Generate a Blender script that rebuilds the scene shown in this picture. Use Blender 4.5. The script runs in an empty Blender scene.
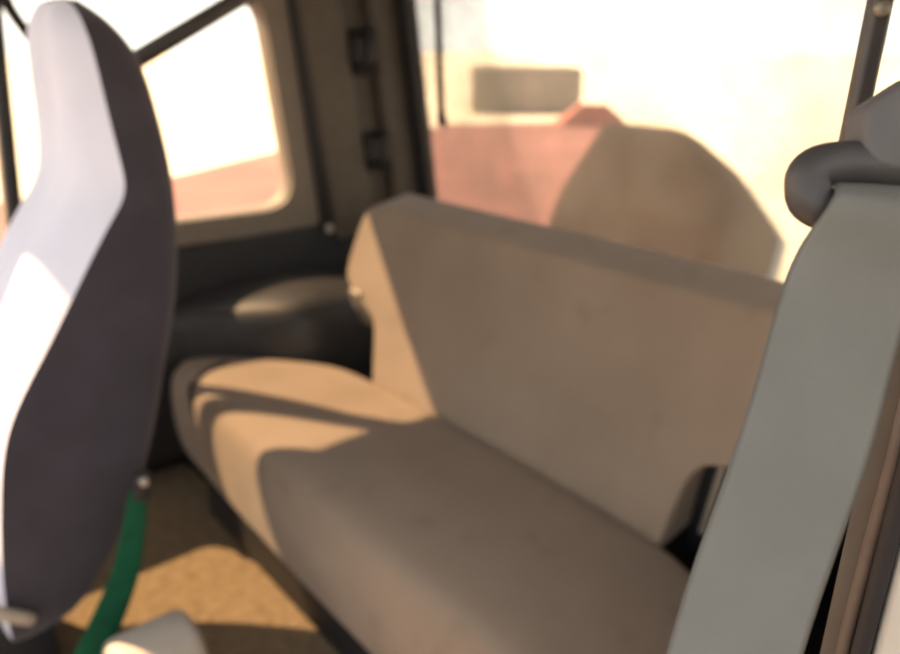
import bpy, bmesh, math, random
from mathutils import Vector, Matrix
random.seed(4)
S = bpy.context.scene
COL = S.collection

# ------------------------------------------------------------------ helpers
def tag(o, label=None, cat=None, group=None, kind=None):
    if label: o['label'] = label
    if cat: o['category'] = cat
    if group: o['group'] = group
    if kind: o['kind'] = kind
    return o

def empty(name, loc=(0, 0, 0)):
    o = bpy.data.objects.new(name, None)
    o.empty_display_size = .05
    o.location = loc
    COL.objects.link(o)
    return o

def link(name, bm, mat, parent=None, smooth=True, bevel=0, seg=3, sub=0, solid=0, angle=40):
    bmesh.ops.recalc_face_normals(bm, faces=bm.faces[:])
    me = bpy.data.meshes.new(name)
    bm.to_mesh(me); bm.free()
    me.materials.append(mat)
    for p in me.polygons: p.use_smooth = smooth
    o = bpy.data.objects.new(name, me)
    COL.objects.link(o)
    if parent is not None:
        o.parent = parent
        o.location = -Vector(parent.location) if parent.parent is None else (0, 0, 0)
    if solid:
        m = o.modifiers.new('s', 'SOLIDIFY'); m.thickness = solid; m.offset = 0
    if bevel:
        m = o.modifiers.new('b', 'BEVEL'); m.width = bevel; m.segments = seg
        m.limit_method = 'ANGLE'; m.angle_limit = math.radians(angle)
        m.harden_normals = False
    if sub:
        m = o.modifiers.new('u', 'SUBSURF'); m.levels = sub; m.render_levels = sub
    return o

def structure(o):
    o['kind'] = 'structure'
    return o

def box(bm, a, b):
    vs = [bm.verts.new((x, y, z)) for x in (a[0], b[0]) for y in (a[1], b[1]) for z in (a[2], b[2])]
    for f in ((0, 1, 3, 2), (4, 6, 7, 5), (0, 4, 5, 1), (2, 3, 7, 6), (0, 2, 6, 4), (1, 5, 7, 3)):
        bm.faces.new([vs[i] for i in f])
    return bm

def prism(bm, pts, off):
    """pts: loop of 3-D points, off: extrusion vector"""
    off = Vector(off)
    a = [bm.verts.new(p) for p in pts]
    b = [bm.verts.new(Vector(p) + off) for p in pts]
    n = len(pts)
    bm.faces.new(a); bm.faces.new(b[::-1])
    for i in range(n):
        bm.faces.new((a[i], a[(i + 1) % n], b[(i + 1) % n], b[i]))
    return bm

def tube(bm, path, r, seg=12, closed=False, cap=True, flat=1.0, upv=None):
    path = [Vector(p) for p in path]
    n = len(path)
    rr = r if isinstance(r, (list, tuple)) else [r] * n
    rings = []
    ref = Vector(upv) if upv else None
    for i, p in enumerate(path):
        if closed:
            t = (path[(i + 1) % n] - path[i - 1]).normalized()
        else:
            t = (path[min(i + 1, n - 1)] - path[max(i - 1, 0)]).normalized()
        if ref is None:
            ref = Vector((0, 0, 1)) if abs(t.z) < .9 else Vector((1, 0, 0))
        s = t.cross(ref).normalized()
        if not upv: ref = s.cross(t).normalized()
        u = s.cross(t).normalized()
        rings.append([bm.verts.new(p + (s * math.cos(a) + u * math.sin(a) * flat) * rr[i])
                      for a in [2 * math.pi * k / seg for k in range(seg)]])
    m = n if closed else n - 1
    for i in range(m):
        A, B = rings[i], rings[(i + 1) % n]
        for k in range(seg):
            bm.faces.new((A[k], A[(k + 1) % seg], B[(k + 1) % seg], B[k]))
    if cap and not closed:
        bm.faces.new(rings[0][::-1]); bm.faces.new(rings[-1])
    return bm

def ribbon(bm, pts, widths):
    """pts: centre line, widths: half-width vectors"""
    prev = None
    for p, w in zip(pts, widths):
        p, w = Vector(p), Vector(w)
        row = [bm.verts.new(p - w), bm.verts.new(p), bm.verts.new(p + w)]
        if prev:
            for k in range(2):
                bm.faces.new((prev[k], prev[k + 1], row[k + 1], row[k]))
        prev = row
    return bm

def smooth_path(keys, n=8):
    """Catmull-Rom through tuples"""
    out = []
    K = [keys[0]] + list(keys) + [keys[-1]]
    for i in range(1, len(K) - 2):
        for j in range(n):
            t = j / n
            out.append(tuple(.5 * (2 * b + (c - a) * t + (2 * a - 5 * b + 4 * c - d) * t * t + (3 * b - a - 3 * c + d) * t ** 3)
                             for a, b, c, d in zip(K[i - 1], K[i], K[i + 1], K[i + 2])))
    out.append(tuple(keys[-1]))
    return out

def rounded(pts, radii, n=6):
    """round the corners of a 2-D polygon"""
    out = []
    N = len(pts)
    for i in range(N):
        p = Vector(pts[i]); a = Vector(pts[i - 1]); b = Vector(pts[(i + 1) % N])
        r = radii[i] if isinstance(radii, (list, tuple)) else radii
        if r <= 0: out.append(p); continue
        da, db = (a - p), (b - p)
        la, lb = min(r, da.length * .48), min(r, db.length * .48)
        A, B = p + da.normalized() * la, p + db.normalized() * lb
        for k in range(n + 1):
            t = k / n
            out.append(A * (1 - t) ** 2 + p * 2 * t * (1 - t) + B * t * t)
    return out

# ------------------------------------------------------------------ materials
def nmat(name):
    m = bpy.data.materials.new(name); m.use_nodes = True
    nt = m.node_tree
    return m, nt, nt.nodes['Principled BSDF'], nt.nodes.new, nt.links.new

def plain(name, col, rough=.6, metal=0, var=.12, scale=30, bump=0, bscale=200, sheen=0, spec=.5):
    m, nt, b, N, L = nmat(name)
    tc = N('ShaderNodeTexCoord')
    nz = N('ShaderNodeTexNoise'); nz.inputs['Scale'].default_value = scale; nz.inputs['Detail'].default_value = 4
    L(tc.outputs['Object'], nz.inputs['Vector'])
    rp = N('ShaderNodeValToRGB')
    rp.color_ramp.elements[0].position = .3; rp.color_ramp.elements[1].position = .7
    rp.color_ramp.elements[0].color = (*[c * (1 - var) for c in col], 1)
    rp.color_ramp.elements[1].color = (*[min(1, c * (1 + var)) for c in col], 1)
    L(nz.outputs['Fac'], rp.inputs['Fac']); L(rp.outputs['Color'], b.inputs['Base Color'])
    b.inputs['Roughness'].default_value = rough
    b.inputs['Metallic'].default_value = metal
    b.inputs['Specular IOR Level'].default_value = spec
    if sheen: b.inputs['Sheen Weight'].default_value = sheen
    if bump:
        n2 = N('ShaderNodeTexNoise'); n2.inputs['Scale'].default_value = bscale
        L(tc.outputs['Object'], n2.inputs['Vector'])
        bp = N('ShaderNodeBump'); bp.inputs['Strength'].default_value = bump; bp.inputs['Distance'].default_value = .004
        L(n2.outputs['Fac'], bp.inputs['Height']); L(bp.outputs['Normal'], b.inputs['Normal'])
    return m

def fabric(name, col, dirt, weave=700):
    """woven cloth with worn, stained patches"""
    m, nt, b, N, L = nmat(name)
    tc = N('ShaderNodeTexCoord')
    big = N('ShaderNodeTexNoise'); big.inputs['Scale'].default_value = 5; big.inputs['Detail'].default_value = 5
    L(tc.outputs['Object'], big.inputs['Vector'])
    r1 = N('ShaderNodeValToRGB')
    r1.color_ramp.elements[0].position = .33; r1.color_ramp.elements[1].position = .62
    r1.color_ramp.elements[0].color = (*dirt, 1); r1.color_ramp.elements[1].color = (*col, 1)
    L(big.outputs['Fac'], r1.inputs['Fac'])
    sp = N('ShaderNodeTexNoise'); sp.inputs['Scale'].default_value = 14; sp.inputs['Detail'].default_value = 1
    L(tc.outputs['Object'], sp.inputs['Vector'])
    r2 = N('ShaderNodeValToRGB')
    r2.color_ramp.elements[0].position = .24; r2.color_ramp.elements[1].position = .36
    r2.color_ramp.elements[0].color = (.90, .89, .88, 1); r2.color_ramp.elements[1].color = (1, 1, 1, 1)
    L(sp.outputs['Fac'], r2.inputs['Fac'])
    mx = N('ShaderNodeMix'); mx.data_type = 'RGBA'; mx.blend_type = 'MULTIPLY'; mx.inputs['Factor'].default_value = 1
    L(r1.outputs['Color'], mx.inputs['A']); L(r2.outputs['Color'], mx.inputs['B'])
    L(mx.outputs['Result'], b.inputs['Base Color'])
    b.inputs['Roughness'].default_value = .9
    b.inputs['Specular IOR Level'].default_value = .2
    b.inputs['Sheen Weight'].default_value = .15
    w = N('ShaderNodeTexNoise'); w.inputs['Scale'].default_value = weave
    L(tc.outputs['Object'], w.inputs['Vector'])
    w2 = N('ShaderNodeTexNoise'); w2.inputs['Scale'].default_value = 9
    L(tc.outputs['Object'], w2.inputs['Vector'])
    ad = N('ShaderNodeMath'); ad.operation = 'MULTIPLY_ADD'; ad.inputs[1].default_value = .12
    L(w.outputs['Fac'], ad.inputs[0]); L(w2.outputs['Fac'], ad.inputs[2])
    bp = N('ShaderNodeBump'); bp.inputs['Strength'].default_value = .35; bp.inputs['Distance'].default_value = .012
    L(ad.outputs[0], bp.inputs['Height']); L(bp.outputs['Normal'], b.inputs['Normal'])
    return m

def dusty_glass(name, dust, lo, hi, scale):
    m, nt, b, N, L = nmat(name)
    nt.nodes.remove(b)
    out = nt.nodes['Material Output']
    tr = N('ShaderNodeBsdfTransparent'); tr.inputs['Color'].default_value = (.96, .97, .95, 1)
    tl = N('ShaderNodeBsdfTranslucent'); tl.inputs['Color'].default_value = (*dust, 1)
    df = N('ShaderNodeBsdfDiffuse'); df.inputs['Color'].default_value = (*dust, 1)
    dm = N('ShaderNodeMixShader'); dm.inputs['Fac'].default_value = .3
    L(tl.outputs[0], dm.inputs[1]); L(df.outputs[0], dm.inputs[2])
    tc = N('ShaderNodeTexCoord')
    nz = N('ShaderNodeTexNoise'); nz.inputs['Scale'].default_value = scale; nz.inputs['Detail'].default_value = 6
    L(tc.outputs['Object'], nz.inputs['Vector'])
    mr = N('ShaderNodeMapRange')
    mr.inputs['From Min'].default_value = .3; mr.inputs['From Max'].default_value = .7
    mr.inputs['To Min'].default_value = lo; mr.inputs['To Max'].default_value = hi
    L(nz.outputs['Fac'], mr.inputs['Value'])
    mx = N('ShaderNodeMixShader')
    L(mr.outputs['Result'], mx.inputs['Fac']); L(tr.outputs[0], mx.inputs[1]); L(dm.outputs[0], mx.inputs[2])
    gl = N('ShaderNodeBsdfGlossy'); gl.inputs['Roughness'].default_value = .08
    fr = N('ShaderNodeFresnel'); fr.inputs['IOR'].default_value = 1.35
    hf = N('ShaderNodeMath'); hf.operation = 'MULTIPLY'; hf.inputs[1].default_value = .5
    L(fr.outputs[0], hf.inputs[0])
    m2 = N('ShaderNodeMixShader')
    L(hf.outputs[0], m2.inputs['Fac']); L(mx.outputs[0], m2.inputs[1]); L(gl.outputs[0], m2.inputs[2])
    L(m2.outputs[0], out.inputs['Surface'])
    return m

M = dict(
    bench=fabric('tan_cloth', (.30, .235, .180), (.262, .203, .155)),
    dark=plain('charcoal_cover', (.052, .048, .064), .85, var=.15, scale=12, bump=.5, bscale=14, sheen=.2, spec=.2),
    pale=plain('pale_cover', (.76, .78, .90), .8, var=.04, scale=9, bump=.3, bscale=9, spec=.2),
    belt=plain('grey_webbing', (.20, .20, .184), .8, var=.07, scale=25, bump=.12, bscale=900, spec=.25),
    plastic=plain('dark_plastic', (.06, .056, .057), .45, var=.1),
    cover=plain('grey_plastic', (.12, .115, .115), .6, var=.06, bump=.15, bscale=900),
    black=plain('black_vinyl', (.014, .014, .017), .55, var=.15, bump=.3, bscale=250),
    arch=plain('black_moulding', (.03, .029, .031), .5, var=.15, bump=.2, bscale=200),
    rubber=plain('black_rubber', (.02, .017, .019), .6),
    trim=plain('taupe_trim', (.20, .168, .135), .65, var=.06),
    pillar=plain('brown_pillar', (.10, .083, .066), .65, var=.1),
    paint=plain('cream_paint', (.62, .60, .55), .35, var=.03),
    seal=plain('brown_seal', (.13, .095, .075), .6, var=.15),
    steel=plain('bare_steel', (.30, .27, .22), .5, metal=.3, var=.15),
    carpet=plain('tan_carpet', (.27, .20, .125), .95, var=.2, scale=40, bump=.8, bscale=400, spec=.1),
    blackcarpet=plain('black_carpet', (.02, .018, .018), .95, var=.2, bump=.6, bscale=400, spec=.1),
    green=plain('green_webbing', (.006, .075, .035), .8, var=.12, bump=.3, bscale=900, spec=.2),
    beige=plain('pale_beige', (.42, .37, .31), .8, var=.08),
    liner=plain('roof_lining', (.40, .37, .33), .9, var=.05),
    sand=plain('pale_ground', (.74, .69, .58), .95, var=.1, scale=.6, spec=.1),
    red=plain('red_ground', (.245, .125, .12), .95, var=.15, scale=.7, spec=.1),
    added_dark=plain('added_dark_grey', (.06, .058, .056), .95, var=.2, scale=5),  # for the unseen ground added to dim light bounced into the cabin
    bank=plain('brown_earth', (.02, .012, .008), .95, var=.25, scale=1.2, spec=.1),
    house=plain('grey_render', (.2, .185, .165), .9, var=.1, scale=1),
    roofred=plain('red_tiles', (.33, .12, .10), .9, var=.1, scale=2),
    rearglass=dusty_glass('dusty_rear_glass', (.40, .34, .27), .04, .38, 3.6),
    sideglass=dusty_glass('side_glass', (.8, .76, .72), .02, .05, 3),
)

# ------------------------------------------------------------------ car shell
YF = 1.98            # far wall
YN = -.06            # near side
ZS, ZH = .655, 1.32  # sill and head of the side windows
ZR = 1.46            # roof

bm = bmesh.new(); box(bm, (-.6, YN, -.04), (1.56, YF + .05, 0))
structure(link('floor', bm, M['carpet'], bevel=.005))
bm = bmesh.new(); box(bm, (.62, YN + .02, 0), (1.50, YF - .01, .012))
structure(link('floor_rear', bm, M['blackcarpet']))

# roof, gently domed
bm = bmesh.new()
nx, ny = 10, 10
g = [[bm.verts.new((-.08 + 1.61 * i / nx, YN - .03 + (YF + .08 - YN) * j / ny,
                    ZR + .05 * (1 - (2 * j / ny - 1) ** 4) - .05 * max(0, (i / nx - .8) / .2) ** 2)) for j in range(ny + 1)] for i in range(nx + 1)]
for i in range(nx):
    for j in range(ny):
        bm.faces.new((g[i][j], g[i + 1][j], g[i + 1][j + 1], g[i][j + 1]))
structure(link('ceiling', bm, M['liner'], solid=.03))

def panel_with_hole(outer, holes, thick, axis):
    """outer / holes: 2-D loops; axis maps (a,b) to a 3-D point"""
    bm = bmesh.new()
    es = []
    for loop in [outer] + holes:
        vs = [bm.verts.new(axis(*p)) for p in loop]
        es += [bm.edges.new((vs[i], vs[(i + 1) % len(vs)])) for i in range(len(vs))]
    bmesh.ops.triangle_fill(bm, edges=es, use_beauty=True, use_dissolve=False)
    return bm

# far body side with door window and quarter window
quarter = rounded([(.312, ZS + .035), (1.052, ZS + .02), (.992, ZH - .075), (.80, ZH - .075), (.60, ZH - .04), (.386, ZH + .02)], [.05, .11, .08, .05, .05, .04], 8)
doorwin = rounded([(-.42, .50), (.286, .50), (.368, ZH), (.0, ZH)], [.03, .03, .03, .03], 5)
outer = [(-.6, 0.0), (1.56, 0.0), (1.56, .62), (1.43, ZR + .02), (-.08, ZR + .02), (-.6, .85)]
bm = panel_with_hole(outer, [quarter, doorwin], .05, lambda a, b: (a, YF + .025, b))
structure(link('wall_far', bm, M['trim'], smooth=False, solid=.05))

# raised surround of the quarter window
q_out = rounded([(.298, ZS - .03), (1.135, ZS - .045), (1.058, ZH + .0), (.80, ZH + .0), (.60, ZH + .03), (.374, ZH + .07)], [.06, .06, .06, .05, .05, .06], 8)
bm = panel_with_hole(q_out, [quarter], 0, lambda a, b: (a, YF - .012, b))
structure(link('trim_1', bm, M['trim'], smooth=False, solid=.022))
bm = bmesh.new(); prism(bm, [(p[0], YF + .02, p[1]) for p in rounded([(.32, ZS), (1.09, ZS), (1.03, ZH + .01), (.38, ZH + .05)], .05)], (0, .004, 0))
structure(link('window_1', bm, M['sideglass'], smooth=False))
bm = bmesh.new(); prism(bm, [(p[0], YF + .02, p[1]) for p in [(-.45, .48), (.29, .48), (.372, ZH + .02), (-.04, ZH + .02)]], (0, .004, 0))
structure(link('window_2', bm, M['sideglass'], smooth=False))
# B pillar of the far side
bm = bmesh.new(); prism(bm, [(.290, YF - .04, ZS - .1), (.322, YF - .04, ZS - .1), (.398, YF - .04, ZH + .08), (.366, YF - .04, ZH + .08)], (0, .04, 0))
structure(link('wall_far_pillar', bm, M['rubber'], bevel=.012))
# dark vertical seam behind the window surround
bm = bmesh.new()
prism(bm, [(1.125, YF - .035, .60), (1.165, YF - .035, .60), (1.085, YF - .035, ZH + .07), (1.047, YF - .035, ZH + .07)], (0, .035, 0))
structure(link('trim_2', bm, M['rubber'], bevel=.006))
# rear pillar panel with a raised rib and a recessed channel
def lean(x0, z): return x0 - (z - .64) * .135
bm = bmesh.new()
def strip(bm, xa, xb, ya, z0=.56, z1=ZR - .02):
    prism(bm, [(lean(xa, z0), ya, z0), (lean(xb, z0), ya, z0), (lean(xb, z1), ya, z1), (lean(xa, z1), ya, z1)], (0, YF - ya, 0))
strip(bm, 1.16, 1.30, YF - .05)
structure(link('trim_3', bm, M['pillar'], bevel=.012))
bm = bmesh.new(); strip(bm, 1.29, 1.40, YF - .018)
structure(link('trim_4', bm, M['pillar'], bevel=.004))
bm = bmesh.new(); strip(bm, 1.385, 1.485, YF - .06)
structure(link('trim_5', bm, M['pillar'], bevel=.015))
bm = bmesh.new(); strip(bm, 1.475, 1.525, YF - .10)
structure(link('trim_6', bm, M['rubber'], bevel=.012))

# lower far side: dark vinyl panel and the moulded wheel-arch cover
bm = bmesh.new(); box(bm, (.36, YF - .035, 0), (1.50, YF - .002, .615))
structure(link('trim_7', bm, M['black'], bevel=.012))

# rear body: sill panel, header and hazy hatch glass
bm = bmesh.new(); box(bm, (1.51, YN, 0), (1.56, YF + .02, .60))
structure(link('wall_rear', bm, M['black'], bevel=.01))
bm = bmesh.new(); box(bm, (1.35, YN, 1.40), (1.44, YF + .02, ZR + .01))
structure(link('wall_rear_header', bm, M['trim'], bevel=.01))
bm = bmesh.new()
prism(bm, [(1.535, YN + .02, .58), (1.535, YF - .02, .58), (1.412, YF - .02, 1.44), (1.412, YN + .02, 1.44)], (.004, 0, .0006))
structure(link('window_3', bm, M['rearglass'], smooth=False))

# near body side behind the open door: quarter panel and pillar
nq = rounded([(.50, .70), (1.38, .70), (1.30, 1.33), (.50, 1.33)], .07, 6)
bm = panel_with_hole([(.41, 0), (1.56, 0), (1.56, .62), (1.43, ZR + .02), (.41, ZR + .02)], [nq], 0, lambda a, b: (a, YN - .02, b))
structure(link('wall_near', bm, M['trim'], smooth=False, solid=.04))
bm = bmesh.new(); prism(bm, [(p[0], YN - .02, p[1]) for p in rounded([(.48, .68), (1.40, .68), (1.32, 1.35), (.48, 1.35)], .05)], (0, .004, 0))
structure(link('window_4', bm, M['sideglass'], smooth=False))
bm = bmesh.new(); box(bm, (.332, YN - .04, 0), (.42, .0875, ZR + .01))
structure(link('wall_near_pillar', bm, M['paint'], bevel=.006))
bm = bmesh.new(); box(bm, (.342, .080, 0), (.42, .112, ZR + .01))
structure(link('trim_8', bm, M['pillar'], bevel=.003))

# ------------------------------------------------------------------ door seal on the near pillar
seal = empty('door_seal', (.334, .09, 0))
tag(seal, 'brown rubber door seal running down the pillar right of the grey seat belt', 'door seal')
bm = bmesh.new()
tube(bm, [(.333 + .002 * math.sin(z * 9),   .0975 + .0014 * math.sin(z * 23 + 1.0), z) for z in [i * .05 for i in range(21)]], .0034, 10)
link('seal_lip', bm, M['seal'], seal)
bm = bmesh.new()
tube(bm, [(.332, .0905 + .0006 * math.sin(z * 11), z) for z in [i * .05 for i in range(21)]], .0042, 10)
link('seal_core', bm, M['rubber'], seal)

# ------------------------------------------------------------------ wheel arch moulding (far)
bm = bmesh.new()
rows = []
for i in range(25):
    x = .40 + 1.08 * i / 24
    # the top line swells over the wheel
    top =   .440 + .055 * math.exp(-((x - .93) / .26) ** 2)
    inn = 1.87 - .26 * max(0, min(1, (x - .62) / .24)) * max(0, min(1, (1.47 - x) / .1)) ** .5
    prof = [(1.945, top + .012), (1.90, top + .012), (inn + .10, top + .012), (inn + .03, top + .006), (inn, top - .03), (inn - .004, top - .12), (inn, .02)]
    rows.append([bm.verts.new((x, y, z)) for y, z in prof])
for a, b in zip(rows, rows[1:]):
    for k in range(len(a) - 1):
        bm.faces.new((a[k], a[k + 1], b[k + 1], b[k]))
structure(link('trim_9', bm, M['arch'], sub=1, solid=.008))

# ------------------------------------------------------------------ rear bench
bench = empty('rear_bench', (.75, .96, 0))
tag(bench, 'tan cloth rear bench seat with one long backrest and cushion', 'bench seat')
CY = .96
# cushion: sections along y
def cushion():
    bm = bmesh.new()
    secs = [(.262, .14, .66, .82), (.275, .12, .60, .87), (.34, .07, .57, .905), (.46, .028, .552, .925), (.525, .010, .548, .93), (.55, 0, .546, .93),
            (.75, -.004, .540, .93), (.96, -.006, .538, .93), (1.17, -.002, .540, .93), (1.36, 0, .544, .93), (1.44, .001, .546, .925),
            (1.54, .003, .550, .915), (1.66, .004, .556, .81), (1.775, .006, .562, .71), (1.808, .018, .57, .68), (1.812, .05, .60, .66)]
    rings = []
    for y, drop, xf, xb in secs:
        zt = .372 - drop
        zb = .10 + (.03 if y in (.262, 1.812) else 0)
        d = xb - xf
        prof = [(xf + .022, zb), (xf + .004, zb + .03), (xf - .006, zt - .14), (xf - .004, zt - .055), (xf + .008, zt - .018), (xf + .035, zt - .001),
                (xf + d * .3, zt + .006), (xf + d * .62, zt + .003), (xf + d * .9, zt - .004), (xb, zt - .012), (xb, zb + .1), (xb - .01, zb)]
        rings.append([bm.verts.new((x, y, z)) for x, z in prof])
    n = len(rings[0])
    for a, b in zip(rings, rings[1:]):
        for k in range(n):
            bm.faces.new((a[k], a[(k + 1) % n], b[(k + 1) % n], b[k]))
    bm.faces.new(rings[0]); bm.faces.new(rings[-1][::-1])
    return bm
link('cushion', cushion(), M['bench'], bench, sub=2)

# backrest: one outline with a notch low at each end, puffed front
half = [(.0, .335), (.425, .335), (.462, .455), (.475, .492), (.622, .552), (.634, .60), (.60, .752), (.0, .752)]
right = [(CY + y, z) for y, z in half[1:-1]]
near = [(.0, .335), (.393, .335), (.408, .47), (.43, .505), (.60, .545), (.634, .60), (.60, .752), (.0, .752)]
left = [(CY - y, z) for y, z in near[1:-1]][::-1]
outline = rounded(right + left, [.01, .03, .02, .05, .05, .06] + [.06, .05, .05, .02, .03, .01], 5)
def bx(z): return .905 + (z - .335) * .30
bm = bmesh.new()
prism(bm, [(bx(p[1]), p[0], p[1]) for p in outline], (.105, 0, .02))
link('backrest', bm, M['bench'], bench, bevel=.032, seg=5, angle=50)
# stitched piping seam round the front edge of the backrest
# base frame and legs
bm = bmesh.new(); box(bm, (.563, .36, .012), (.64, 1.62, .108))
box(bm, (.84, .42, .055), (.90, 1.55, .118)); box(bm, (.60, .60, .07), (.88, .64, .112)); box(bm, (.60, 1.28, .07), (.88, 1.32, .112))
link('base_frame', bm, M['black'], bench, bevel=.006)
for y in (.52, .96, 1.40):
    for x in (.602, .87):
        bm = bmesh.new(); tube(bm, [(x, y, 0), (x, y, .01), (x, y, .06)], [.035, .02, .02], 14)
        link('foot', bm, M['black'], bench)
# thin retaining strap over the far front corner
bm = bmesh.new()
pts = [(.552, 1.60, .29), (.551, 1.62, .33), (.562, 1.64, .358), (.59, 1.66, .369), (.64, 1.685, .372), (.69, 1.71, .369)]
pts = smooth_path(pts, 4)
ribbon(bm, pts, [(0, .008, 0)] * len(pts))
link('corner_strap', bm, M['rubber'], bench, solid=.003)
# pale lock plates in the notches
def lock(y, s, name_label):
    bm = bmesh.new()
    pr = rounded([(.955, .545), (.985, .548), (1.035, .455), (1.0, .44), (.968, .50)], .01, 3)
    prism(bm, [(p[0], y, p[1]) for p in pr], (0, .05 * s, 0))
    o = link('lock_plate', bm, M['steel'], bench, bevel=.004)
    o['label'] = name_label
lock(1.50, 1, 'pale metal lock plate')
bm = bmesh.new(); box(bm, (1.0, .36, .30), (1.03, .575, .57))
o = link('notch_backing', bm, M['black'], bench, bevel=.008)  # black panel added behind the near notch, standing in for the dark interior
bm = bmesh.new(); prism(bm, [(.985, .530, .36), (.985, .542, .36), (.995, .525, .505), (.995, .513, .505)], (.016, 0, 0))
link('lock_plate', bm, M['steel'], bench, bevel=.004)

# ------------------------------------------------------------------ front seat (far side)
seat = empty('front_seat', (.25, 1.4, 0))
tag(seat, 'tall front seat with pale sunlit front and charcoal cover on its side', 'car seat')
YI, YO = 1.20, 1.60
# z, boundary x, front crest x, rear x, inboard y shift
levels = [(.165, .075, .065, .165, .05), (.19, .070, .058, .200, .02), (.28, .072, .058, .262, .0), (.36, .080, .062, .305, -.006), (.44, .094, .072, .340, -.008),
          (.53, .112, .085, .372, -.006), (.60, .140, .105, .392, 0), (.69, .208, .150, .414, .002), (.79, .272, .205, .432, .0),
          (.865, .322, .262, .438, .0), (.905, .358, .288, .440, .004), (.95, .356, .300, .440, .01), (1.04, .352, .305, .434, .03), (1.11, .352, .306, .424, .045),
          (1.160, .350, .312, .405, .075), (1.185, .352, .332, .375, .13)]
rings = []
for z, xb, xf, xr, s in levels:
    xr += (.014 if z > .6 else .004) if z < 1.15 else 0
    a, b = YI + s, YO - s * .9
    mid = (a + b) / 2
    w = b - a
    rings.append([(xb, a, z), (xb - (xb - xf) * .55, a + .10 * w, z), (xf, a + .24 * w, z), (xf + .022, mid, z), (xf, b - .24 * w, z),
                  (xb - (xb - xf) * .55, b - .10 * w, z), (xb, b, z), (max(xb + .01, xr - .05), b, z), (xr - .004, b - .12 * w, z), (xr + .004, mid, z), (xr - .004, a + .10 * w, z), (max(xb + .012, xr - .03), a, z)])
def ring_mesh(idx, closed_top):
    bm = bmesh.new()
    R = [[bm.verts.new(r[i]) for i in idx] for r in rings]
    for a, b in zip(R, R[1:]):
        for k in range(len(idx) - 1):
            bm.faces.new((a[k], a[k + 1], b[k + 1], b[k]))
    return bm, R
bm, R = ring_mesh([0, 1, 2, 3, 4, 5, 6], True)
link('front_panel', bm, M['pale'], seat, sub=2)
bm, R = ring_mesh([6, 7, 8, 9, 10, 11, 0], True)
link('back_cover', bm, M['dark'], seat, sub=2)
# crown of the headrest and underside closing pieces
bm = bmesh.new()
top = [bm.verts.new(p) for p in rings[-1]]
c = bm.verts.new((.353, 1.40, 1.192))
for k in range(12): bm.faces.new((top[k], top[(k + 1) % 12], c))
link('headrest_crown', bm, M['dark'], seat, sub=1)
bm = bmesh.new()
bot = [bm.verts.new(p) for p in rings[0]]
c = bm.verts.new((.12, 1.40, .16))
for k in range(12): bm.faces.new((bot[(k + 1) % 12], bot[k], c))
link('cover_hem', bm, M['dark'], seat)
# cushion in front of the back
bm = bmesh.new()
secs = [(-.42, .27, .33), (-.40, .20, .40), (-.30, .17, .43), (-.10, .16, .42), (.03, .16, .41), (.085, .18, .39)]
rr = []
for x, z0, z1 in secs:
    rr.append([bm.verts.new(p) for p in ((x, 1.24, z0 + .02), (x, 1.225, (z0 + z1) / 2), (x, 1.24, z1), (x, 1.30, z1 + .03), (x, 1.40, z1), (x, 1.52, z1 + .03), (x, 1.58, z1), (x, 1.59, (z0 + z1) / 2), (x, 1.58, z0 + .02), (x, 1.4, z0))])
for a, b in zip(rr, rr[1:]):
    for k in range(10): bm.faces.new((a[k], a[(k + 1) % 10], b[(k + 1) % 10], b[k]))
bm.faces.new(rr[0]); bm.faces.new(rr[-1][::-1])
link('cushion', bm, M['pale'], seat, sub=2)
for y in (1.28, 1.54):
    bm = bmesh.new(); box(bm, (-.36, y - .018, 0), (.14, y + .018, .19))
    link('seat_rail', bm, M['black'], seat, bevel=.005)
# recliner lever
bm = bmesh.new(); tube(bm, smooth_path([(.10, 1.20, .235), (.095, 1.185, .25), (.07, 1.18, .275), (.045, 1.18, .30)], 4), .011, 10)
o = link('recliner_lever', bm, M['beige'], seat); o['label'] = 'pale recliner lever'

# ------------------------------------------------------------------ near seat belt: webbing, guide loop
U = Vector((.768, -.640, 0)); V = Vector((.225, .270, .936)); W = Vector((.719, .863, -.352)) * .8 + Vector((.12, .05, 0))
W.normalize()
D = Vector((.2895, .1155, 1.0735)) + U * .0155 - V * .0035         # centre of the guide loop
def gp(u, v, w=0): return D + U * u + V * v + W * w
belt = empty('seat_belt', (.29, .11, 0))
tag(belt, 'grey seat belt webbing hanging through a dark guide loop at the near door pillar', 'seat belt')
keys = [gp(-.0035, .004, .004), gp(-.005, -.002, -.0075), gp(-.0090, -.010, -.0115), (.2775, .1065, 1.038), (.252, .1015, .985), (.2125, .0965, .912), (.170, .085, .80),
        (.15, .07, .62), (.16, .055, .38), (.19, .045, .16), (.20, .04, .03)]
cl = smooth_path([tuple(k) for k in keys], 6)
cw = []
for i, p in enumerate(cl):
    t = i / (len(cl) - 1)
    lead = min(1, t / .4)
    h = U * (.0235) + V * (-.0005 - .0075 * lead)
    cw.append(h)
bm = bmesh.new(); ribbon(bm, cl, cw)
link('webbing', bm, M['belt'], belt, sub=1, solid=.0014)
# guide loop: a rounded, elongated ring
path = []
L2, H2 = .034, .0092
for k in range(48):
    a = 2 * math.pi * k / 48
    cu, sv = math.cos(a), math.sin(a)
    u = (abs(cu) ** .62) * (1 if cu > 0 else -1) * L2
    v = (abs(sv) ** .8) * (1 if sv > 0 else -1) * H2
    v += .0015 * max(0, -u / L2) * (1 if v > 0 else -1) - .0018 * u / L2
    path.append(gp(u, v))
bm = bmesh.new(); tube(bm, path, .0078, 16, closed=True, upv=W)
link('guide_loop', bm, M['plastic'], belt)
bm = bmesh.new(); box(bm, (.185, .01, 0), (.215, .07, .035))
link('floor_anchor', bm, M['plastic'], belt, bevel=.004)

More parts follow.
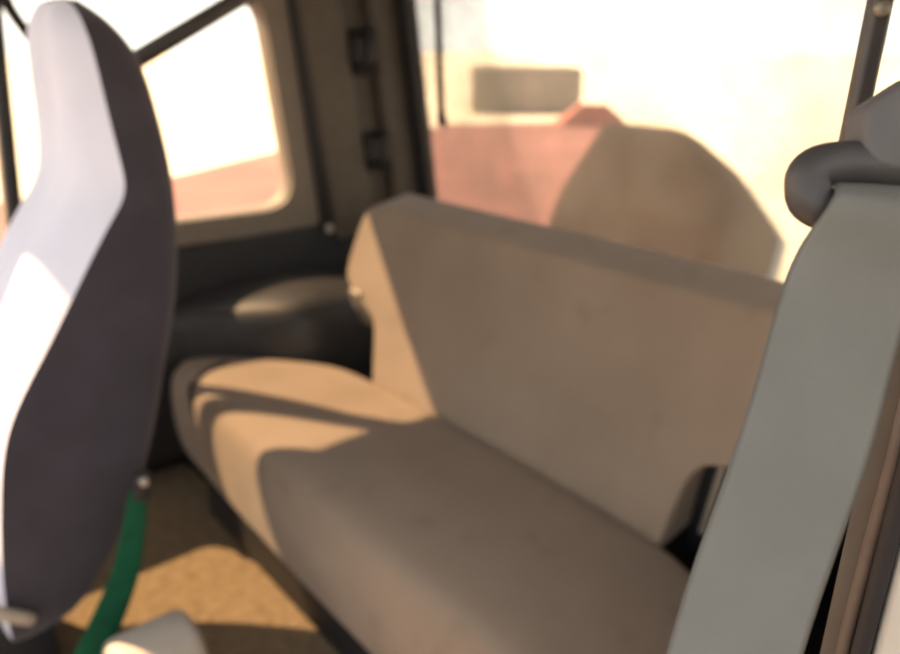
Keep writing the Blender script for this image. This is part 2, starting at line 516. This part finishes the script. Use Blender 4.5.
# grey moulded cover over the guide's bolt, fixed to the pillar
cov = rounded([(-.0170, .0085), (-.0170, .0295), (.0025, .0420), (.060, .065), (.075, .060), (.075, .0065), (.012, .0045)], [.010, .004, .004, .008, .006, .006, .008], 5)
bm = bmesh.new(); prism(bm, [gp(u, v, -.0085) for u, v in cov], W * .018)
o = link('belt_anchor_cover', bm, M['cover'], bevel=.003, seg=4)
tag(o, 'grey plastic anchor cover above the seat belt guide loop', 'cover')

# slim dark bar rising behind the cover
bar = empty('support_bar', (.50, .197, .9))
tag(bar, 'slim dark bar with a round bolt rising behind the grey belt cover', 'bar')
bm = bmesh.new(); prism(bm, [(.436, .186, .98), (.4435, .1785, .98), (.4985, .1905, 1.47), (.491, .198, 1.47)], (.008, .009, 0))
link('bar', bm, M['plastic'], bar, bevel=.003)
bm = bmesh.new()
bp = Vector((.4555, .1865, 1.138))
tube(bm, [bp, bp - Vector(W) * .004], [.0045, .0036], 14)
o = link('bolt', bm, M['steel'], bar); o['label'] = 'round steel bolt head'

# ------------------------------------------------------------------ far interior bits
# slanting bar across the far quarter window
tb = empty('roll_bar', (.47, 1.70, .45))
tag(tb, 'dark roll bar brace slanting across the far side window behind the front seat', 'roll bar')
bm = bmesh.new(); tube(bm, [(.505, 1.665, 1.068), (.70, 1.66, 1.170), (1.20, 1.66, 1.43)], .0185, 14)
link('brace', bm, M['plastic'], tb)
bm = bmesh.new(); tube(bm, smooth_path([(.505, 1.80, .43), (.503, 1.745, .56), (.508, 1.69, .75), (.512, 1.665, 1.02), (.522, 1.665, 1.077)], 5), .014, 14)
link('post', bm, M['plastic'], tb)
bm = bmesh.new(); box(bm, (1.14, 1.62, 1.425), (1.25, 1.70, 1.465))
link('roof_mount', bm, M['plastic'], tb, bevel=.006)

# far front belt hanging off the far pillar
fb = empty('seat_belt', (.37, 1.90, 1.2))
tag(fb, 'short dark belt strap at the far pillar left of the front seat headrest', 'seat belt')
bm = bmesh.new()
fk = smooth_path([(.375, 1.915, 1.24), (.385, 1.905, 1.19), (.41, 1.88, 1.13), (.45, 1.84, 1.02), (.47, 1.82, .80), (.46, 1.83, .45), (.42, 1.86, .1), (.42, 1.87, .02)], 4)
ribbon(bm, fk, [(.014, .006, .002)] * len(fk))
link('webbing', bm, M['rubber'], fb, sub=1, solid=.002)
bm = bmesh.new(); box(bm, (.355, 1.905, 1.22), (.39, 1.935, 1.26))
link('anchor', bm, M['rubber'], fb, bevel=.005)

# catches on the rear pillar
def catch(z, h, label, hook):
    x = lean(1.345, z)
    t = empty('pillar_catch', (x, YF - .02, z))
    tag(t, label, 'catch')
    bm = bmesh.new(); box(bm, (x - .035, YF - .035, z - h / 2), (x + .035, YF - .018, z + h / 2))
    link('plate', bm, M['rubber'], t, bevel=.006)
    bm = bmesh.new()
    tube(bm, smooth_path([(x - .01, YF - .04, z - h * .3), (x - .005, YF - .075, z - h * .28), (x, YF - .085, z + h * .05), (x + .005, YF - .07, z + h * .4), (x + .005, YF - .035, z + h * .42)], 5), .014, 10)
    link('hook', bm, M['black'], t)
catch(.815, .115, 'small black hooked catch low on the rear pillar above the backrest corner', 1)
catch(1.10, .13, 'black hooked catch high on the rear pillar beside the rear glass', 1)
bm = bmesh.new(); x = 1.135
tube(bm, [(x, YF - .05, .606), (x, YF - .058, .606), (x, YF - .062, .606)], [.014, .014, .008], 12)
tag(link('trim_clip', bm, M['beige']), 'pale round trim clip at the foot of the dark pillar seam', 'clip')

# gas strut / wiper-like rod hanging inside the rear glass
rod = empty('gas_strut', (1.47, 1.82, .9))
tag(rod, 'thin black rod hanging inside the left edge of the rear glass', 'strut')
bm = bmesh.new(); tube(bm, [(1.430, 1.780, 1.42), (1.462, 1.795, .92)], .0105, 12)
link('rod', bm, M['rubber'], rod)
bm = bmesh.new(); tube(bm, [(1.462, 1.795, .93), (1.465, 1.795, .905), (1.478, 1.795, .900)], [.014, .014, .012], 12)
link('end_fitting', bm, M['rubber'], rod)

# ------------------------------------------------------------------ floor bits
gs = empty('buckle_stalk', (.17, 1.10, 0))
tag(gs, 'green webbing belt stalk with small dark buckle beside the front seat', 'seat belt stalk')
keys = smooth_path([(.09, 1.13, .0), (.155, 1.13, .15), (.205, 1.13, .235), (.240, 1.13, .30), (.266, 1.13, .38), (.281, 1.13, .44)], 5)
bm = bmesh.new(); ribbon(bm, keys, [(.036 - .024 * (i / (len(keys) - 1)), -.006, -.006) for i in range(len(keys))])
link('webbing', bm, M['green'], gs, sub=1, solid=.003)
bm = bmesh.new(); prism(bm, [(.270, 1.120, .425), (.297, 1.118, .425), (.303, 1.118, .475), (.280, 1.120, .475)], (0, .018, 0))
link('buckle', bm, M['black'], gs, bevel=.005)
bm = bmesh.new(); tube(bm, [(.2885, 1.116, .463), (.2885, 1.110, .463)], .007, 12)
o = link('release_button', bm, M['beige'], gs); o['label'] = 'pale release button'

cb = empty('console_box', (.20, 1.02, 0))
tag(cb, 'pale beige round topped console on the floor at the bottom edge of the picture', 'console')
bm = bmesh.new()
prof = rounded([(.94, 0), (.94, .255), (1.03, .275), (1.09, .215), (1.09, 0)], [0, .05, .07, .05, 0], 6)
prism(bm, [(.17, p[0], p[1]) for p in prof], (.13, 0, 0))
link('shell', bm, M['beige'], cb, bevel=.02, seg=4)

# ------------------------------------------------------------------ outside
def slab(name, pts, z, m):
    bm = bmesh.new()
    prism(bm, [(x, y, z) for x, y in pts], (0, 0, -.03))
    return structure(link(name, bm, m, smooth=False))
slab('ground', [(-40, -60), (160, -60), (160, 160), (-40, 160)], -.56, M['sand'])
slab('added_dark_ground', [(-30, -40), (4.2, -40), (4.2, 3.1), (-30, 3.1)], -.54, M['added_dark'])  # unseen dark ground added round the car to cut bounce light indoors
slab('path', [(-8, 3.2), (3.0, 3.2), (5.2, 3.4), (12.5, 9.0), (14.2, 11.5), (11, 13.2), (6.8, 12.2), (3.4, 10.0), (-8, 8)], -.525, M['red'])

bm = bmesh.new()
vs = [bm.verts.new(p) for p in ((7, 5.7, .2), (7, 4.5, .2), (8.6, 6.9, .15), (8.6, 5.6, .15), (7, 4.34, -.25), (4.7, 4.6, -.56), (4.2, 2.0, -.56), (6.45, 3.0, -.56), (9.5, 5.2, -.56), (9.0, 7.6, -.56))]
bmesh.ops.convex_hull(bm, input=vs)
tag(link('earth_bank', bm, M['bank'], bevel=.3, seg=5, angle=10, smooth=False), 'low brown bank with a sloping end outside the rear glass', 'bank')
bm = bmesh.new(); prism(bm, [(13.3, 15.1, -.56), (15.5, 13.3, -.56), (15.5, 13.3, .58), (13.3, 15.1, .62)], (1.2, 1.4, 0))
tag(link('garden_wall', bm, M['house'], bevel=.12), 'low grey wall on the pale ground beyond the rear glass', 'wall')
bm = bmesh.new()
vs = [bm.verts.new(p) for p in ((12.4, 11.3, -.56), (13.6, 10.2, -.56), (12.75, 11.0, -.05), (13.2, 10.6, -.05), (13.2, 12.2, -.56), (14.4, 11.1, -.56), (13.5, 11.7, -.1))]
bmesh.ops.convex_hull(bm, input=vs)
tag(link('earth_mound', bm, M['roofred'], bevel=.08), 'small reddish mound in front of the low grey wall outside', 'mound')

# ------------------------------------------------------------------ light
sun = bpy.data.lights.new('sun', 'SUN'); sun.energy = 12.5; sun.color = (1, .64, .35); sun.angle = math.radians(.8)
so = bpy.data.objects.new('sun', sun); COL.objects.link(so)
so.rotation_euler = Vector((.50, -1, -1.08)).to_track_quat('-Z', 'Y').to_euler()
so.location = (-3, 6, 8)

w = bpy.data.worlds.new('sky'); S.world = w; w.use_nodes = True
nt = w.node_tree; bg = nt.nodes['Background']
tc = nt.nodes.new('ShaderNodeTexCoord'); sx = nt.nodes.new('ShaderNodeSeparateXYZ'); rp = nt.nodes.new('ShaderNodeValToRGB')
nt.links.new(tc.outputs['Generated'], sx.inputs[0]); nt.links.new(sx.outputs['Z'], rp.inputs['Fac'])
rp.color_ramp.elements[0].color = (1.5, 1.42, 1.28, 1); rp.color_ramp.elements[1].color = (.60, .62, .66, 1)
rp.color_ramp.elements[1].position = .6
nt.links.new(rp.outputs['Color'], bg.inputs['Color']); bg.inputs['Strength'].default_value = 1.0

# ------------------------------------------------------------------ camera
cd = bpy.data.cameras.new('camera'); cam = bpy.data.objects.new('camera', cd); COL.objects.link(cam)
cam.location = (0, 0, 1.12)
cam.rotation_euler = (math.radians(90 - 20.6), 0, math.radians(-39.8))
cd.lens = 30; cd.sensor_width = 36; cd.clip_start = .02; cd.clip_end = 500
cd.dof.use_dof = True; cd.dof.focus_distance = .34; cd.dof.aperture_fstop = 5.6
S.camera = cam
S.view_settings.view_transform = 'Standard'; S.view_settings.look = 'None'
S.view_settings.gamma = 1; S.view_settings.exposure = .7
